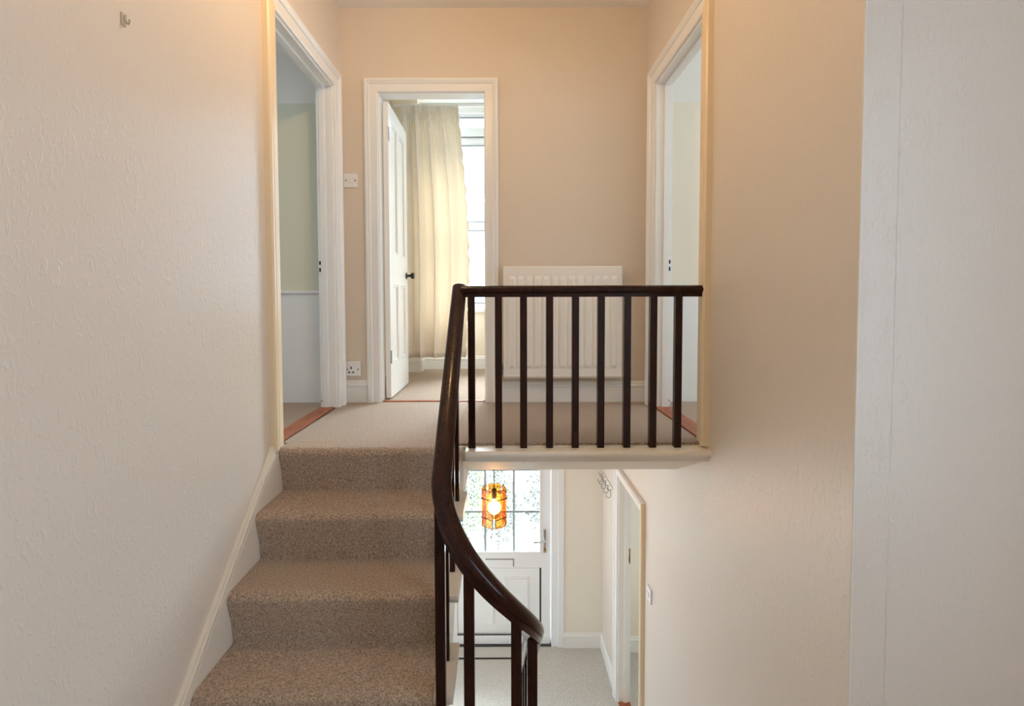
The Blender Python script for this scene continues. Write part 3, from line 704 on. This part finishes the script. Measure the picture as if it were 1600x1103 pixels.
for k in range(NP):
    a0 = -H2 + 2*math.pi*k/NP; a1 = -H2 + 2*math.pi*(k+1)/NP     # a corner points to the camera
    R_ = .095
    p0 = Vector((LPX+R_*math.cos(a0), LPY+R_*math.sin(a0), 0)); p1 = Vector((LPX+R_*math.cos(a1), LPY+R_*math.sin(a1), 0))
    e = (p1-p0); ln = e.length; e.normalize(); n = Vector((e.y, -e.x, 0))
    q0 = p0 + e*.012; q1 = p1 - e*.012
    z0, z1 = -.955, -.685
    bm = bmesh.new()
    sweep(bm, [[q0+Vector((0, 0, z0)), q0+n*.004+Vector((0, 0, z0)), q0+n*.004+Vector((0, 0, z1)), q0+Vector((0, 0, z1))], [q1+Vector((0, 0, z0)), q1+n*.004+Vector((0, 0, z0)), q1+n*.004+Vector((0, 0, z1)), q1+Vector((0, 0, z1))]])
    gp = mk('glass_panel', bm, 'amber', hp_)
    bm = bmesh.new()
    rim = [q0+Vector((0, 0, z0)), q1+Vector((0, 0, z0)), q1+Vector((0, 0, z1)), q0+Vector((0, 0, z1))]
    for i in range(4): tube(bm, [rim[i]+n*.002, rim[(i+1) % 4]+n*.002], .0032, 6)
    mk('edge_came', bm, 'came', gp)
for z in (-.752, -.890):
    pts = [Vector((LPX+.099*math.cos(-H2+2*math.pi*k/NP), LPY+.099*math.sin(-H2+2*math.pi*k/NP), z)) for k in range(NP)]
    bm = bmesh.new()
    for k in range(NP): tube(bm, [pts[k], pts[(k+1) % NP]], .0038, 6)
    mk('band', bm, 'lamp_metal', hp_)
for k in range(NP):
    a = -H2+2*math.pi*k/NP
    mk('spoke', tube(bmesh.new(), [(LPX, LPY, -.745), (LPX+.097*math.cos(a), LPY+.097*math.sin(a), -.752)], .0025, 6), 'lamp_metal', hp_)

# ------------------------------------------------------------------ ceiling pendant over the stairs (above the frame)
cp = thing('ceiling_pendant', 'lit ceiling pendant above the stairs, outside the view', 'pendant lamp', (-.32, 1.95, CE))
mk('cord', tube(bmesh.new(), [(-.32, 1.95, CE), (-.32, 1.95, 2.42)], .003, 6), 'plate', cp)
mk('ceiling_rose', lathe(bmesh.new(), (-.32, 1.95, CE), (0, 0, -1), [(0, .045), (.012, .043), (.026, .014), (.03, .006)], 20), 'plate', cp, True)
mk('lamp_holder', lathe(bmesh.new(), (-.32, 1.95, 2.425), (0, 0, -1), [(0, .006), (.008, .018), (.05, .018)], 14), 'plate', cp, True)
mk('bulb', lathe(bmesh.new(), (-.32, 1.95, 2.378), (0, 0, -1), [(0, .012), (.03, .022), (.06, .030), (.08, .026), (.095, .012), (.098, .0)], 18), 'bulb_landing', cp, True)

# ------------------------------------------------------------------ garden beyond the glass
def shrub(name, label, c, r, hgt, n, m, seed, ls=.09):
    rnd = random.Random(seed)
    s = thing(name, label, 'shrub', (c[0], c[1], c[2]))
    stem = bmesh.new()
    for i in range(4):
        a = rnd.uniform(0, 6.28); tube(stem, [(c[0], c[1], c[2]), (c[0]+.25*r*math.cos(a), c[1]+.25*r*math.sin(a), c[2]+hgt*.4), (c[0]+.55*r*math.cos(a), c[1]+.55*r*math.sin(a), c[2]+hgt*.8)], [.03, .02, .01], 6)
    mk('stem', stem, 'bark', s)
    bm = bmesh.new()
    for i in range(n):
        while True:
            p = Vector((rnd.uniform(-1, 1), rnd.uniform(-1, 1), rnd.uniform(-1, 1)))
            if .25 < p.length < 1: break
        q = Vector((c[0]+p.x*r, c[1]+p.y*r, c[2]+hgt*.55+p.z*hgt*.45))
        R3 = Euler((rnd.uniform(0, 6), rnd.uniform(0, 6), rnd.uniform(0, 6))).to_matrix()
        l = ls*rnd.uniform(.6, 1.3)
        vv = [q + R3 @ Vector(v) for v in ((0, 0, 0), (l*.5, l*.22, .01), (l, 0, 0), (l*.5, -l*.22, .01))]
        bm.faces.new([bm.verts.new(v) for v in vv])
    f = mk('foliage', bm, m, s); f['kind'] = 'stuff'
    return s
shrub('garden_shrub', 'green leafy shrub seen through the front door glass at left', (-.75, 6.3, GF-.12), .50, 2.3, 8000, 'leaf', 5, .11)
shrub('garden_shrub', 'low olive shrub blurred behind the middle of the door glass', (-.08, 7.1, GF-.12), .30, 1.15, 1800, 'leaf2', 8)
shrub('garden_shrub', 'low olive shrub blurred behind the right of the door glass', (.62, 7.4, GF-.12), .33, 1.05, 1600, 'leaf2', 9)
shrub('garden_tree', 'leafy garden tree top visible over the bedroom sill', (-.45, 9.4, GF-.12), .9, 3.35, 3200, 'leaf', 12, .14)
